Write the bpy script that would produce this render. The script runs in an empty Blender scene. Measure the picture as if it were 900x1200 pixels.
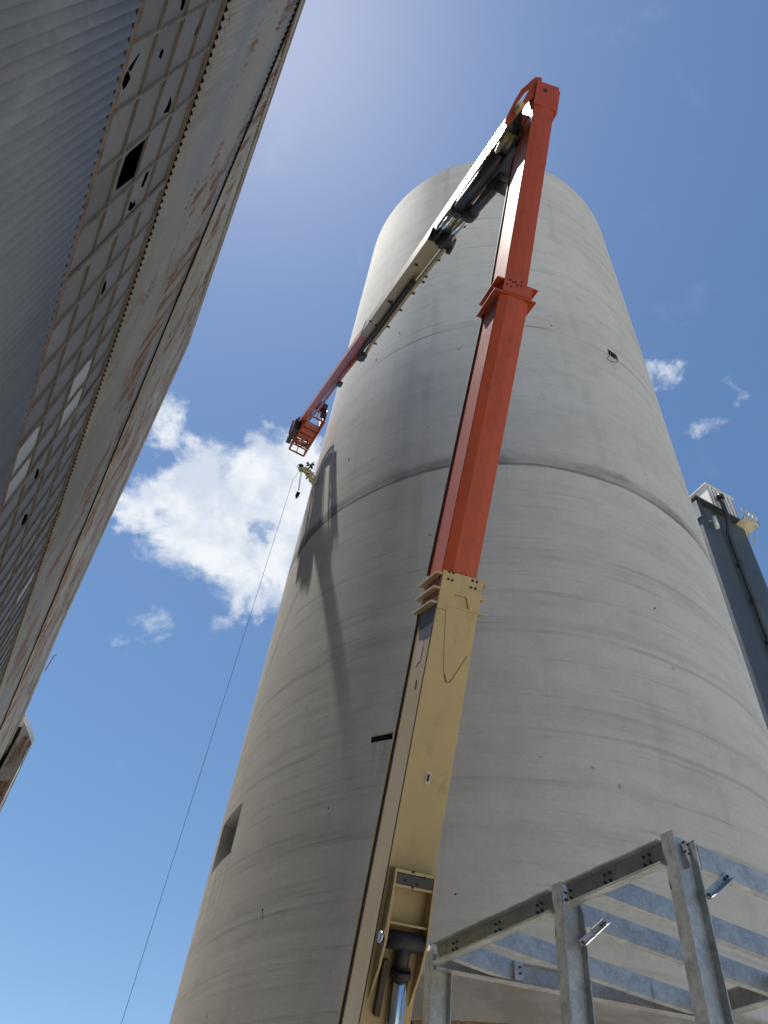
import bpy, bmesh, math, random
from math import radians, sin, cos, pi, atan2, sqrt, hypot
from mathutils import Vector as V, Matrix
from mathutils.geometry import tessellate_polygon
random.seed(7)
scene = bpy.context.scene
COL = scene.collection

# ------------------------------------------------------------------ camera
F = 900.0
zc = V((559.271-450, 163.659+600, -F)).normalized()
fwd = V((0, 0, -1)); yc = (fwd - zc*fwd.dot(zc)).normalized(); xc = yc.cross(zc)
M = Matrix((xc, yc, zc))
CAM = V((0, 0, 1.6))
def ray(px, py): return (M @ V(((px-450)/F, -(py-600)/F, -1))).normalized()
def at(px, py, dep): return CAM + M @ V(((px-450)/F*dep, -(py-600)/F*dep, -dep))
def atz(px, py, zz): d = ray(px, py); return CAM + d*((zz-1.6)/d.z)
def on_plane(px, py, p, n): d = ray(px, py); return CAM + d*((p-CAM).dot(n)/d.dot(n))
cd = bpy.data.cameras.new('camera'); cam = bpy.data.objects.new('camera', cd); COL.objects.link(cam)
cd.sensor_fit = 'VERTICAL'; cd.sensor_height = 24; cd.lens = 24*F/1200
cd.clip_start = .05; cd.clip_end = 8000
mw = M.to_4x4(); mw.translation = CAM; cam.matrix_world = mw
scene.camera = cam

# ------------------------------------------------------------------ node helpers
class NT:
    def __init__(s, nt): s.nt = nt; s.n = nt.nodes; s.l = nt.links
    def new(s, t, **kw):
        o = s.n.new(t)
        for k, v in kw.items(): setattr(o, k, v)
        return o
    def put(s, sock, val):
        if hasattr(val, 'is_output'): s.l.new(val, sock)
        else: sock.default_value = val
    def m(s, op, a, b=None, c=None, clamp=False):
        o = s.new('ShaderNodeMath', operation=op, use_clamp=clamp)
        for i, v in enumerate((a, b, c)):
            if v is not None: s.put(o.inputs[i], v)
        return o.outputs[0]
    def sm(s, x, lo, hi, a=0., b=1.):
        o = s.new('ShaderNodeMapRange', interpolation_type='SMOOTHSTEP')
        s.put(o.inputs[0], x)
        for i, v in zip((1, 2, 3, 4), (lo, hi, a, b)): s.put(o.inputs[i], v)
        return o.outputs[0]
    def noise(s, vec, scale, detail=4, rough=.55, sc=None, dist=0.):
        if sc is not None:
            mp = s.new('ShaderNodeMapping'); s.put(mp.inputs[0], vec); mp.inputs['Scale'].default_value = sc; vec = mp.outputs[0]
        o = s.new('ShaderNodeTexNoise'); s.put(o.inputs['Vector'], vec)
        o.inputs['Scale'].default_value = scale; o.inputs['Detail'].default_value = detail
        o.inputs['Roughness'].default_value = rough; o.inputs['Distortion'].default_value = dist
        return o.outputs['Fac']
    def mix(s, f, a, b, mode='MIX'):
        o = s.new('ShaderNodeMix', data_type='RGBA', blend_type=mode)
        s.put(o.inputs[0], f)
        for i, v in ((6, a), (7, b)):
            if isinstance(v, (tuple, list)) and len(v) == 3: v = (*v, 1)
            s.put(o.inputs[i], v)
        return o.outputs[2]
    def bump(s, h, st=.3, d=.02):
        o = s.new('ShaderNodeBump'); s.put(o.inputs['Height'], h); o.inputs['Strength'].default_value = st; o.inputs['Distance'].default_value = d
        return o.outputs[0]
def mat(name):
    m = bpy.data.materials.new(name); m.use_nodes = True
    t = NT(m.node_tree); b = t.n['Principled BSDF']
    return m, t, b
def coords(t, k='Object'): return t.new('ShaderNodeTexCoord').outputs[k]

def paint(name, col, rough=.35, coat=.0, dirt=.25, metal=0., scale=3., dirtcol=None, spec=.5, streak=0.):
    m, t, b = mat(name); c = coords(t)
    n1 = t.noise(c, scale, 5, .6); n2 = t.noise(c, scale*9, 4, .6)
    f = t.m('MULTIPLY', t.sm(n1, .42, .72), dirt)
    dc = dirtcol or tuple(x*.45 for x in col)
    f = t.m('ADD', f, t.m('MULTIPLY', t.sm(n2, .55, .75), dirt*.4))
    if streak:
        s1 = t.sm(t.noise(c, 4.5, 5, .65, sc=(1.6, 1.6, .13)), .54, .70); s2 = t.sm(t.noise(c, 16, 3, .6, sc=(1.6, 1.6, .10)), .63, .72)
        f = t.m('ADD', f, t.m('ADD', t.m('MULTIPLY', s1, streak), t.m('MULTIPLY', s2, streak*.6)), clamp=True)
    t.put(b.inputs['Base Color'], t.mix(f, col, dc))
    t.put(b.inputs['Roughness'], t.m('ADD', t.m('MULTIPLY', n1, .25), rough-.1))
    b.inputs['Metallic'].default_value = metal; b.inputs['Coat Weight'].default_value = coat; b.inputs['Coat Roughness'].default_value = .36
    b.inputs['Specular IOR Level'].default_value = spec
    return m
MAT = {}
MAT['cream'] = paint('cream_paint', (.43, .318, .132), .36, .35, .18, scale=1.3, streak=.38, dirtcol=(.25, .175, .08))
MAT['orange'] = paint('orange_paint', (.41, .056, .009), .42, .22, .2, scale=2.2, spec=.35, streak=.42, dirtcol=(.19, .024, .008))
MAT['redorange'] = paint('faded_orange_paint', (.44, .075, .022), .42, .25, .3, scale=3, streak=.3, dirtcol=(.2, .03, .015))
MAT['black'] = paint('black_rubber', (.016, .016, .018), .5, 0, .3, scale=9)
MAT['darkgrey'] = paint('dark_steel', (.035, .035, .04), .4, 0, .4, scale=6)
MAT['chrome'] = paint('chrome_rod', (.75, .77, .8), .16, 0, .1, metal=1., scale=4)
MAT['bolt'] = paint('bolt_hole', (.02, .017, .014), .6, 0, .2)
MAT['edge'] = paint('brown_shade_weld', (.06, .04, .025), .6, 0, .3)  # dark brown for the painted edge shadow, the weld bead and the stiffeners
MAT['rededge'] = paint('dark_red_shadow', (.09, .02, .015), .6, 0, .3)  # dark red painted in as the shadow line along the orange sections
MAT['patch'] = paint('grey_patch', (.17, .18, .22), .5, 0, .2)
MAT['pink'] = paint('pink_decal', (.5, .33, .33), .5, 0, .4, scale=25, dirtcol=(.25, .13, .14))
MAT['plate'] = paint('label_plate', (.55, .5, .4), .5, 0, .2)
MAT['glass_dark'] = paint('dark_box', (.02, .02, .022), .3, 0, .2)
MAT['white'] = paint('white_cladding', (.62, .62, .60), .5, 0, .25, scale=1.2)
MAT['yellow'] = paint('yellow_paint', (.46, .43, .30), .5, 0, .4, scale=8)
MAT['paleyellow'] = paint('pale_yellow_paint', (.78, .72, .46), .5, 0, .3, scale=12)
MAT['green'] = paint('green_webbing', (.075, .10, .045), .8, 0, .4, scale=12)
MAT['rope'] = paint('grey_rope', (.11, .12, .13), .8, 0, .3, scale=12)
MAT['timber'] = paint('brown_timber', (.30, .20, .11), .8, 0, .5, scale=5, spec=.1)
MAT['rustbar'] = paint('rusty_flashing', (.16, .12, .085), .75, 0, .8, scale=5, dirtcol=(.09, .04, .02), spec=.2)
MAT['bars'] = paint('glazing_bar_paint', (.175, .16, .135), .7, 0, .5, scale=4, dirtcol=(.07, .05, .035), spec=.25)
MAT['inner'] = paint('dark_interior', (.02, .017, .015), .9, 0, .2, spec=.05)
MAT['trim'] = paint('grey_trim', (.32, .30, .27), .7, 0, .5, scale=.8, dirtcol=(.16, .10, .06), spec=.2)
MAT['rebar'] = paint('rusty_rebar', (.06, .035, .025), .8, 0, .4)

def galv(name, bright):
    m, t, b = mat(name); c = coords(t)
    vo = t.new('ShaderNodeTexVoronoi'); t.put(vo.inputs['Vector'], c); vo.inputs['Scale'].default_value = 38
    sp = t.new('ShaderNodeSeparateColor'); t.put(sp.inputs[0], vo.outputs['Color'])
    n1 = t.noise(c, 5, 5, .65); n2 = t.noise(c, 1.2, 3)
    v = t.m('ADD', t.m('MULTIPLY', sp.outputs[0], .24), t.m('MULTIPLY', t.sm(n1, .35, .7), .30))
    v = t.m('ADD', v, t.m('MULTIPLY', n2, .15))
    col = t.mix(v, tuple(x*bright for x in (.33, .34, .345)), tuple(x*bright for x in (.80, .82, .82)))
    drip = t.sm(t.noise(c, 14, 3, .5, sc=(1, 1, .12)), .66, .74)
    col = t.mix(t.m('MULTIPLY', drip, .55), col, (.17, .175, .18))
    t.put(b.inputs['Base Color'], col); b.inputs['Metallic'].default_value = .65
    t.put(b.inputs['Roughness'], t.m('ADD', .34, t.m('MULTIPLY', n1, .25)))
    t.put(b.inputs['Normal'], t.bump(n1, .08, .01))
    return m
MAT['galv'] = galv('galvanised_steel', .85)

# ---- concrete of the tower, UV in metres (u round the wall, v = height)
def concrete():
    m, t, b = mat('slipformed_concrete'); uv = coords(t, 'UV')
    sx = t.new('ShaderNodeSeparateXYZ'); t.put(sx.inputs[0], uv); z = sx.outputs[1]; u = sx.outputs[0]
    big = t.noise(uv, .16, 5, .6); mid = t.noise(uv, .9, 5, .62); fine = t.noise(uv, 9, 4, .65)
    hb = t.noise(uv, 1, 5, .62, sc=(.05, 1.5, 1), dist=.25)          # slipform lifts
    hb2 = t.noise(uv, 1, 4, .6, sc=(.22, 5.5, 1), dist=.4)
    vs = t.noise(uv, 1, 4, .6, sc=(1.6, .05, 1))
    col = t.mix(t.sm(big, .3, .7), (.51, .487, .445), (.575, .555, .512))
    col = t.mix(t.m('MULTIPLY', t.sm(mid, .45, .72), .28), col, (.36, .345, .315))
    low = t.sm(z, 26, 19); 
    col = t.mix(t.m('MULTIPLY', t.sm(hb, .50, .66), t.m('ADD', .12, t.m('MULTIPLY', low, .14))), col, (.31, .30, .28))
    col = t.mix(t.m('MULTIPLY', t.sm(hb, .46, .36), .22), col, (.58, .565, .53))
    col = t.mix(t.m('MULTIPLY', t.sm(hb2, .56, .72), t.m('ADD', .14, t.m('MULTIPLY', low, .18))), col, (.28, .27, .25))
    col = t.mix(t.m('MULTIPLY', t.sm(vs, .56, .72), .13), col, (.25, .245, .23))
    # pale lime smears
    sm = t.sm(t.noise(uv, 1, 6, .7, sc=(.5, 1.1, 1), dist=.8), .62, .72)
    col = t.mix(t.m('MULTIPLY', sm, t.m('MULTIPLY', t.sm(z, 27, 33), .30)), col, (.64, .62, .57))
    # main cold joint near 24 m : dark band with a ragged upper edge and a sharp lower line
    wob = t.m('MULTIPLY', t.m('SUBTRACT', t.noise(uv, 1, 4, .6, sc=(.35, .1, 1)), .5), .9)
    zz = t.m('SUBTRACT', z, t.m('ADD', 24.05, t.m('MULTIPLY', wob, .45)))
    band = t.m('MULTIPLY', t.sm(zz, -.12, .06), t.sm(t.m('ADD', zz, t.m('MULTIPLY', t.m('SUBTRACT', mid, .5), 1.5)), 1.0, .3))
    amt = t.m('ADD', .32, t.m('MULTIPLY', t.sm(t.noise(uv, 1, 3, .6, sc=(.22, .6, 1)), .35, .65), .5))
    col = t.mix(t.m('MULTIPLY', band, amt), col, (.115, .112, .105))
    line = t.m('SUBTRACT', 1., t.sm(t.m('ABSOLUTE', t.m('SUBTRACT', zz, .02)), .02, .13))
    col = t.mix(t.m('MULTIPLY', line, .5), col, (.07, .068, .062))
    drip = t.m('MULTIPLY', t.sm(t.noise(uv, 1, 3, .6, sc=(3.2, .12, 1)), .60, .70), t.m('MULTIPLY', t.sm(zz, -2.4, -.1), t.sm(zz, .05, -.05)))
    col = t.mix(t.m('MULTIPLY', drip, .4), col, (.2, .195, .18))
    # thin joints higher up
    hsum = line
    for h0, a, w in ((34.95, .55, .055), (35.9, .16, .06), (41.7, .25, .10), (44.6, .22, .07), (49.0, .30, .10), (53.2, .24, .08), (56.8, .2, .07), (16.2, .22, .07), (13.0, .2, .08), (19.6, .2, .07), (8.9, .2, .05), (10.7, .16, .05)):
        zq = t.m('SUBTRACT', z, t.m('ADD', h0, t.m('MULTIPLY', wob, .35)))
        l = t.m('SUBTRACT', 1., t.sm(t.m('ABSOLUTE', zq), w*.25, w*1.6))
        brk = t.sm(t.noise(uv, 1, 3, .6, sc=(.18, .02, 1), dist=h0*.01), .42, .56)
        col = t.mix(t.m('MULTIPLY', t.m('MULTIPLY', l, a), t.m('ADD', .25, brk)), col, (.09, .088, .08))
    # vertical seams of the slipform, wandering a little
    for u0, a in ((-2.2, .20), (4.6, .30), (-7.8, .16), (12.5, .2), (8.6, .12), (-11.4, .15), (1.6, .10)):
        uu = t.m('SUBTRACT', u, t.m('ADD', u0, t.m('MULTIPLY', t.m('SUBTRACT', t.noise(uv, 1, 3, .5, sc=(.02, .16, 1)), .5), .9)))
        l = t.m('SUBTRACT', 1., t.sm(t.m('ABSOLUTE', uu), .05, .30))
        brk = t.sm(t.noise(uv, 1, 3, .6, sc=(.05, .13, 1), dist=u0*.05), .40, .58)
        col = t.mix(t.m('MULTIPLY', t.m('MULTIPLY', l, t.m('MULTIPLY', brk, a*.6)), 1.), col, (.17, .165, .15))
    # older brown foot
    foot = t.m('MULTIPLY', t.sm(t.m('ADD', z, t.m('MULTIPLY', wob, .1)), 7.42, 7.30), t.sm(u, 5.0, 3.6))
    blocks = t.sm(t.noise(uv, 1, 3, .6, sc=(.9, 2.2, 1)), .4, .62)
    col = t.mix(foot, col, t.mix(blocks, (.31, .27, .22), (.40, .36, .31)))
    # faint lift lines and the drips below the openings
    lf = t.m('FRACT', t.m('ADD', t.m('DIVIDE', z, 1.22), t.m('MULTIPLY', wob, .06)))
    ll = t.m('MULTIPLY', t.m('SUBTRACT', 1., t.sm(t.m('ABSOLUTE', t.m('SUBTRACT', lf, .5)), .008, .03)), t.sm(t.noise(uv, 1, 4, .65, sc=(.4, .7, 1)), .45, .6))
    col = t.mix(t.m('MULTIPLY', ll, .28), col, (.17, .162, .145))
    patch = t.sm(t.noise(uv, 1, 2, .3, sc=(.45, .8, 1), dist=.1), .60, .62)
    col = t.mix(t.m('MULTIPLY', patch, .10), col, (.30, .29, .265))
    dn = t.sm(t.noise(uv, 1, 3, .6, sc=(4.0, .15, 1)), .45, .65)
    for (ua_, ub_, zt_, ln_) in ((10.3, 12.3, 11.25, 2.6), (4.7, 5.4, 12.84, 1.8), (-4.7, -4.1, 35.0, 2.2)):
        mk = t.m('MULTIPLY', t.m('MULTIPLY', t.sm(u, ua_-.05, ua_+.1), t.sm(u, ub_+.05, ub_-.1)), t.m('MULTIPLY', t.sm(z, zt_-ln_, zt_), t.sm(z, zt_+.02, zt_)))
        col = t.mix(t.m('MULTIPLY', t.m('MULTIPLY', mk, dn), .4), col, (.17, .15, .125))
    # pits
    pit = t.sm(t.noise(uv, 2.6, 2, .4), .745, .775)
    col = t.mix(t.m('MULTIPLY', pit, .5), col, (.15, .118, .11))
    col = t.mix(t.m('MULTIPLY', t.sm(fine, .4, .7), .12), col, (.2, .195, .185))
    t.put(b.inputs['Base Color'], col); b.inputs['Roughness'].default_value = .9; b.inputs['Specular IOR Level'].default_value = .15
    h = t.m('ADD', t.m('MULTIPLY', hb, .9), t.m('ADD', t.m('MULTIPLY', mid, .5), t.m('MULTIPLY', fine, .12)))
    h = t.m('SUBTRACT', h, t.m('MULTIPLY', hsum, .5))
    t.put(b.inputs['Normal'], t.bump(h, .16, .04))
    return m
MAT['concrete'] = concrete()

def cladding(name, c1, c2, rust_amt, rust_lo, lapk=.45, bounce_rust=None):
    # UV: u along wall (m), v = height (m)
    m, t, b = mat(name); uv = coords(t, 'UV')
    sx = t.new('ShaderNodeSeparateXYZ'); t.put(sx.inputs[0], uv); u = sx.outputs[0]; v = sx.outputs[1]
    big = t.noise(uv, .22, 5, .6); streak = t.noise(uv, 1, 4, .6, sc=(1.1, .12, 1)); fine = t.noise(uv, 5, 5, .65)
    sheet = t.noise(t.m('FLOOR', t.m('MULTIPLY', u, .95)), 3.7, 0)
    col = t.mix(t.sm(big, .3, .7), c1, c2)
    col = t.mix(t.m('MULTIPLY', t.sm(streak, .5, .72), .35), col, tuple(x*.6 for x in c1))
    pale = t.sm(t.noise(uv, 1, 5, .65, sc=(.5, .3, 1), dist=1.), .56, .68)
    col = t.mix(t.m('MULTIPLY', pale, .35), col, tuple(min(1, x*1.5) for x in c2))
    rz = t.noise(uv, 1, 6, .66, sc=(.22, .30, 1), dist=.6)
    rw = t.noise(uv, 1, 4, .6, sc=(2.6, .22, 1))
    rl_ = rust_lo
    if bounce_rust:
        o_ = t.sm(t.m('ADD', v, t.m('MULTIPLY', t.m('SUBTRACT', big, .5), 5.)), bounce_rust[0], bounce_rust[1])
        col = t.mix(t.m('MULTIPLY', o_, .8), col, bounce_rust[2])  # beige of light bounced off the concrete tower, painted on the upper sheets
        rz = t.m('ADD', rz, t.m('MULTIPLY', o_, .085))
    r = t.m('MULTIPLY', t.sm(rz, rust_lo, rust_lo+.07), t.sm(rw, .38, .6))
    rc = t.mix(t.sm(fine, .35, .65), (.22, .082, .022), (.075, .03, .012))
    col = t.mix(t.m('MULTIPLY', r, rust_amt), col, rc)
    # rows of fixings at the sheet laps
    lap = t.m('FRACT', t.m('DIVIDE', v, 3.05)); 
    l1 = t.m('MULTIPLY', t.sm(lap, .0, .008), t.sm(lap, .03, .016))
    col = t.mix(t.m('MULTIPLY', l1, lapk), col, (.05, .045, .04))
    t.put(b.inputs['Base Color'], col)
    t.put(b.inputs['Roughness'], t.m('ADD', .5, t.m('MULTIPLY', fine, .25))); b.inputs['Specular IOR Level'].default_value = .3
    t.put(b.inputs['Normal'], t.bump(t.m('ADD', fine, t.m('MULTIPLY', big, 2.)), .15, .02))
    return m
MAT['clad_blue'] = cladding('blue_grey_sheet', (.165, .166, .165), (.21, .21, .205), .5, .66, .04)
MAT['clad_up'] = cladding('weathered_bounce_sheet', (.19, .192, .19), (.25, .245, .232), .95, .56, .15, (20.5, 24.5, (.26, .24, .195)))
MAT['clad_top'] = cladding('rusty_bounce_sheet', (.24, .225, .19), (.31, .29, .245), .98, .47, .2)  # beige base holds warm light bounced off the tower; the rust is real

def glazing():
    m, t, b = mat('dirty_wired_glass'); uv = coords(t, 'UV')
    sx = t.new('ShaderNodeSeparateXYZ'); t.put(sx.inputs[0], uv)
    cx = t.new('ShaderNodeCombineXYZ'); t.put(cx.inputs[0], t.m('FLOOR', sx.outputs[0])); t.put(cx.inputs[1], t.m('FLOOR', sx.outputs[1]))
    wn = t.new('ShaderNodeTexWhiteNoise', noise_dimensions='2D'); t.put(wn.inputs['Vector'], cx.outputs[0]); r = wn.outputs['Value']
    n = t.noise(uv, 1.6, 5, .6)
    col = t.mix(r, (.11, .105, .094), (.16, .152, .136))
    col = t.mix(t.m('MULTIPLY', t.sm(n, .45, .7), .35), col, (.17, .16, .14))
    t.put(b.inputs['Base Color'], col); t.put(b.inputs['Roughness'], t.m('ADD', .42, t.m('MULTIPLY', n, .3))); b.inputs['Specular IOR Level'].default_value = .3
    return m
MAT['glazing'] = glazing()
MAT['reflectpane'] = paint('pale_reflection', (.30, .285, .26), .45, 0, .2)

def groundmat():
    m, t, b = mat('dusty_yard'); c = coords(t)
    n = t.noise(c, .25, 6, .65); f = t.noise(c, 18, 4, .7)
    col = t.mix(t.sm(n, .35, .65), (.49, .45, .39), (.41, .375, .325)); col = t.mix(t.m('MULTIPLY', t.sm(f, .5, .7), .3), col, (.28, .26, .24))
    t.put(b.inputs['Base Color'], col); b.inputs['Roughness'].default_value = .95
    t.put(b.inputs['Normal'], t.bump(f, .4, .02)); return m
MAT['ground'] = groundmat()
def tower_clad():
    m, t, b = mat('dark_blue_cladding'); c = coords(t)
    n = t.noise(c, .5, 5, .6, sc=(1, 1, .15)); f = t.noise(c, 4, 4)
    col = t.mix(t.sm(n, .35, .7), (.040, .054, .066), (.062, .078, .090)); t.put(b.inputs['Base Color'], col)
    t.put(b.inputs['Roughness'], t.m('ADD', .4, t.m('MULTIPLY', f, .3))); return m
MAT['tower'] = tower_clad()

# ------------------------------------------------------------------ mesh builder
class MB:
    def __init__(s): s.v = []; s.f = []; s.uv = None; s.sm = []
    def face(s, pts, smooth=False):
        i = len(s.v); s.v += [V(p) for p in pts]; s.f.append(list(range(i, i+len(pts)))); s.sm.append(smooth)
    def prism(s, pts, ext):
        """closed polygon pts extruded by vector ext"""
        ext = V(ext); n = len(pts); i = len(s.v); s.v += [V(p) for p in pts] + [V(p)+ext for p in pts]
        s.f.append(list(range(i, i+n))); s.f.append(list(range(i+2*n-1, i+n-1, -1)))
        for k in range(n): s.f.append([i+k, i+n+k, i+n+(k+1) % n, i+(k+1) % n])
        s.sm += [False]*(n+2)
    def box(s, o, a, b, c):
        """corner o and three edge vectors"""
        o, a, b, c = V(o), V(a), V(b), V(c); s.prism([o, o+a, o+a+b, o+b], c)
    def bar(s, p, q, w, h, up=(0, 0, 1)):
        p, q = V(p), V(q); d = (q-p).normalized(); r = d.cross(V(up)); 
        if r.length < 1e-4: r = d.cross(V((1, 0, 0)))
        r.normalize(); n = r.cross(d)
        s.box(p - r*w/2 - n*h/2, r*w, n*h, q-p)
    def cyl(s, p, q, r, n=20, r2=None, cap=True):
        p, q = V(p), V(q); d = (q-p).normalized(); a = d.orthogonal().normalized(); b = d.cross(a); r2 = r if r2 is None else r2
        i = len(s.v)
        for k in range(n): s.v.append(p + (a*cos(2*pi*k/n)+b*sin(2*pi*k/n))*r)
        for k in range(n): s.v.append(q + (a*cos(2*pi*k/n)+b*sin(2*pi*k/n))*r2)
        for k in range(n): s.f.append([i+k, i+(k+1) % n, i+n+(k+1) % n, i+n+k]); s.sm.append(True)
        if cap:
            s.f.append([i+k for k in range(n)][::-1]); s.f.append([i+n+k for k in range(n)]); s.sm += [False]*2
    def tube(s, pts, r, n=8):
        pts = [V(p) for p in pts]; i = len(s.v); pa = None; m = len(pts)
        for j, p in enumerate(pts):
            d = (pts[min(j+1, m-1)] - pts[max(j-1, 0)]).normalized()
            a = d.orthogonal().normalized() if pa is None else (pa - d*pa.dot(d)).normalized(); pa = a; b = d.cross(a)
            rj = r[j] if isinstance(r, list) else r
            for k in range(n): s.v.append(p + (a*cos(2*pi*k/n)+b*sin(2*pi*k/n))*rj)
        for j in range(m-1):
            for k in range(n): s.f.append([i+j*n+k, i+j*n+(k+1) % n, i+(j+1)*n+(k+1) % n, i+(j+1)*n+k]); s.sm.append(True)
        s.f.append([i+k for k in range(n)][::-1]); s.f.append([i+(m-1)*n+k for k in range(n)]); s.sm += [False]*2
    def build(s, name, material, parent=None, bevel=0., uvs=None, recalc=True):
        c = sum(s.v, V())/len(s.v)
        me = bpy.data.meshes.new(name); me.from_pydata([v-c for v in s.v], [], s.f)
        for p, q in zip(me.polygons, s.sm): p.use_smooth = q
        if uvs is not None:
            l = me.uv_layers.new(name='UVMap')
            for lp in me.loops: l.data[lp.index].uv = uvs[lp.vertex_index]
        if recalc:
            bm = bmesh.new(); bm.from_mesh(me); bmesh.ops.recalc_face_normals(bm, faces=bm.faces); bm.to_mesh(me); bm.free()
        me.materials.append(MAT[material] if isinstance(material, str) else material)
        o = bpy.data.objects.new(name, me); COL.objects.link(o)
        w = V((0, 0, 0))
        if parent is not None: o.parent = parent; w = WORLD[parent.name]
        o.location = c - w; WORLD[o.name] = c
        if bevel:
            md = o.modifiers.new('bevel', 'BEVEL'); md.width = bevel; md.segments = 2; md.limit_method = 'ANGLE'; md.angle_limit = radians(40)
        return o
WORLD = {}
def build_each(mb, name, material, parent):
    par = list(range(len(mb.v)))
    def fnd(a):
        while par[a] != a: par[a] = par[par[a]]; a = par[a]
        return a
    for f in mb.f:
        for k in f[1:]: par[fnd(k)] = fnd(f[0])
    grp = {}
    for f, q in zip(mb.f, mb.sm): grp.setdefault(fnd(f[0]), []).append((f, q))
    out = []
    for fs in grp.values():
        m2 = MB(); mp = {}
        for f, q in fs:
            for k in f:
                if k not in mp: mp[k] = len(m2.v); m2.v.append(mb.v[k])
            m2.f.append([mp[k] for k in f]); m2.sm.append(q)
        out.append(m2.build(name, material, parent))
    return out
def thing(name, loc, label, cat, group=None):
    o = bpy.data.objects.new(name, None); COL.objects.link(o); o.location = loc; o.empty_display_size = .3; WORLD[o.name] = V(loc)
    o['label'] = label; o['category'] = cat
    if group: o['group'] = group
    return o
def tag(o, label, cat, group=None):
    o['label'] = label; o['category'] = cat
    if group: o['group'] = group
    return o

# ------------------------------------------------------------------ ground
g = MB(); S = 3000
g.face([(-S, -S, 0), (S, -S, 0), (S, S, 0), (-S, S, 0)])
go = g.build('ground', 'ground'); go['kind'] = 'structure'; go['label'] = 'dusty yard of pale compacted ground'

# ------------------------------------------------------------------ concrete tower
D, AZ = 26., .215; R = .36*D; H = 1.6 + 2.278*D
CX, CY = D*sin(AZ), D*cos(AZ)
def cyl_pt(a, z, r=R): return V((CX + r*sin(a), CY + r*cos(a), z))
def silo_hit(px, py, r=R):
    d = ray(px, py); o = V((CAM.x-CX, CAM.y-CY)); a = d.x*d.x+d.y*d.y; b = 2*(o.x*d.x+o.y*d.y); c = o.x*o.x+o.y*o.y-r*r
    q = b*b-4*a*c
    return CAM + d*((-b-sqrt(max(q, 0)))/2/a)
tower = thing('concrete_tower', (CX, CY, 0), 'huge round bare concrete storage tower with a dark ring joint', 'tower')
def wall_mesh(r, openings, zs_extra=()):
    A = sorted(set([round(-pi + 2*pi*k/288, 6) for k in range(288)] + [round(a, 6) for o in openings for a in o[:2]]))
    Zs = sorted(set([round(H*k/60, 5) for k in range(61)] + [round(z, 5) for o in openings for z in o[2:4]]))
    return A, Zs
radd = radians
OPN = [(radd(-116.2), radd(-105.4), 11.22, 12.75), (radd(-151.2), radd(-147.2), 12.84, 13.06), (radd(151.4), radd(155.2), 34.98, 35.62), (radd(-171), radd(-151), 2.0, 6.55)]
sil = MB(); uvs = []
TH = .55
A, Zs = wall_mesh(R, OPN)
def isopen(a, z):
    for (a0, a1, z0, z1) in OPN:
        if a0 < a < a1 and z0 < z < z1: return True
    return False
for rr in (R, R-TH):
    base = len(sil.v); na = len(A); 
    for z in Zs:
        for k in range(na+1):
            a = A[k] if k < na else A[0]+2*pi
            sil.v.append(cyl_pt(a, z, rr)); u = a if a > 0 else a + 2*pi
            uvs.append(((u-pi)*R if k < na else (pi)*R*0 + (A[0]+2*pi-pi)*R, z))
    for j in range(len(Zs)-1):
        for k in range(na):
            a1 = A[k+1] if k+1 < na else A[0]+2*pi
            am = (A[k]+a1)/2
            if isopen(am, (Zs[j]+Zs[j+1])/2): continue
            q = [base+j*(na+1)+k, base+j*(na+1)+k+1, base+(j+1)*(na+1)+k+1, base+(j+1)*(na+1)+k]
            sil.f.append(q if rr == R else q[::-1]); sil.sm.append(True)
for (a0, a1, z0, z1) in OPN:      # jambs, sills and soffits through the wall
    seg = [a for a in A if a0-1e-5 <= a <= a1+1e-5]
    def q4(pts):
        i = len(sil.v); sil.v += pts; sil.f.append([i, i+1, i+2, i+3]); sil.sm.append(False)
        for p in pts: uvs.append((p.x+p.y, p.z))
    for a in (a0, a1): q4([cyl_pt(a, z0, R), cyl_pt(a, z1, R), cyl_pt(a, z1, R-TH), cyl_pt(a, z0, R-TH)])
    for z in (z0, z1):
        for p, q in zip(seg, seg[1:]): q4([cyl_pt(p, z, R), cyl_pt(q, z, R), cyl_pt(q, z, R-TH), cyl_pt(p, z, R-TH)])
# fix the seam column of uvs (u wraps behind the tower)
sil.build('wall', 'concrete', tower, uvs=uvs, recalc=False)
for (a0, a1, z0, z1), dp_, m_, nm_ in ((OPN[2], .03, 'inner', 'hole_shade'), (OPN[1], .06, 'inner', 'slot_back')):  # near-black plug stands in for the shade inside the round hole
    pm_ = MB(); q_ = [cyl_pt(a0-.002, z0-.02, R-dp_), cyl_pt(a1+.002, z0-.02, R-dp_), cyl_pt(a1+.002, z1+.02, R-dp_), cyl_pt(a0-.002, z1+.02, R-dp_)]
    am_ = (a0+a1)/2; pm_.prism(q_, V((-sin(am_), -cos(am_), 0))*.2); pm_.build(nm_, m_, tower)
rf = MB(); n = 144
rf.prism([cyl_pt(2*pi*k/n, H-.35, R-.02) for k in range(n)], (0, 0, .34)); 
rf.build('roof', 'concrete', tower, uvs=[(v.x, v.y) for v in rf.v])
for px, top in ((491, 208), (493, 206), (520, 190), (530, 186), (536, 188), (652, 201), (470, 228)):
    a = None
    best = min((2*pi*k/720 for k in range(720)), key=lambda a: (lambda P: abs(px-P[0]) + (0 if P[1] else 1e4))((lambda c: (450+F*c.x/-c.z, (cyl_pt(a, H)-CAM).to_2d().dot(V((CX, CY))-cyl_pt(a, H).to_2d()) > 0))(M.transposed() @ (cyl_pt(a, H)-CAM))))
    p = cyl_pt(best, H-.02, R-.12); mb = MB(); l = random.uniform(.7, 1.15)
    mb.cyl(p, p+V((random.uniform(-.08, .08), random.uniform(-.08, .08), l)), .02, 6); mb.build('rebar', 'rebar', tower)
lt = MB()
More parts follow.
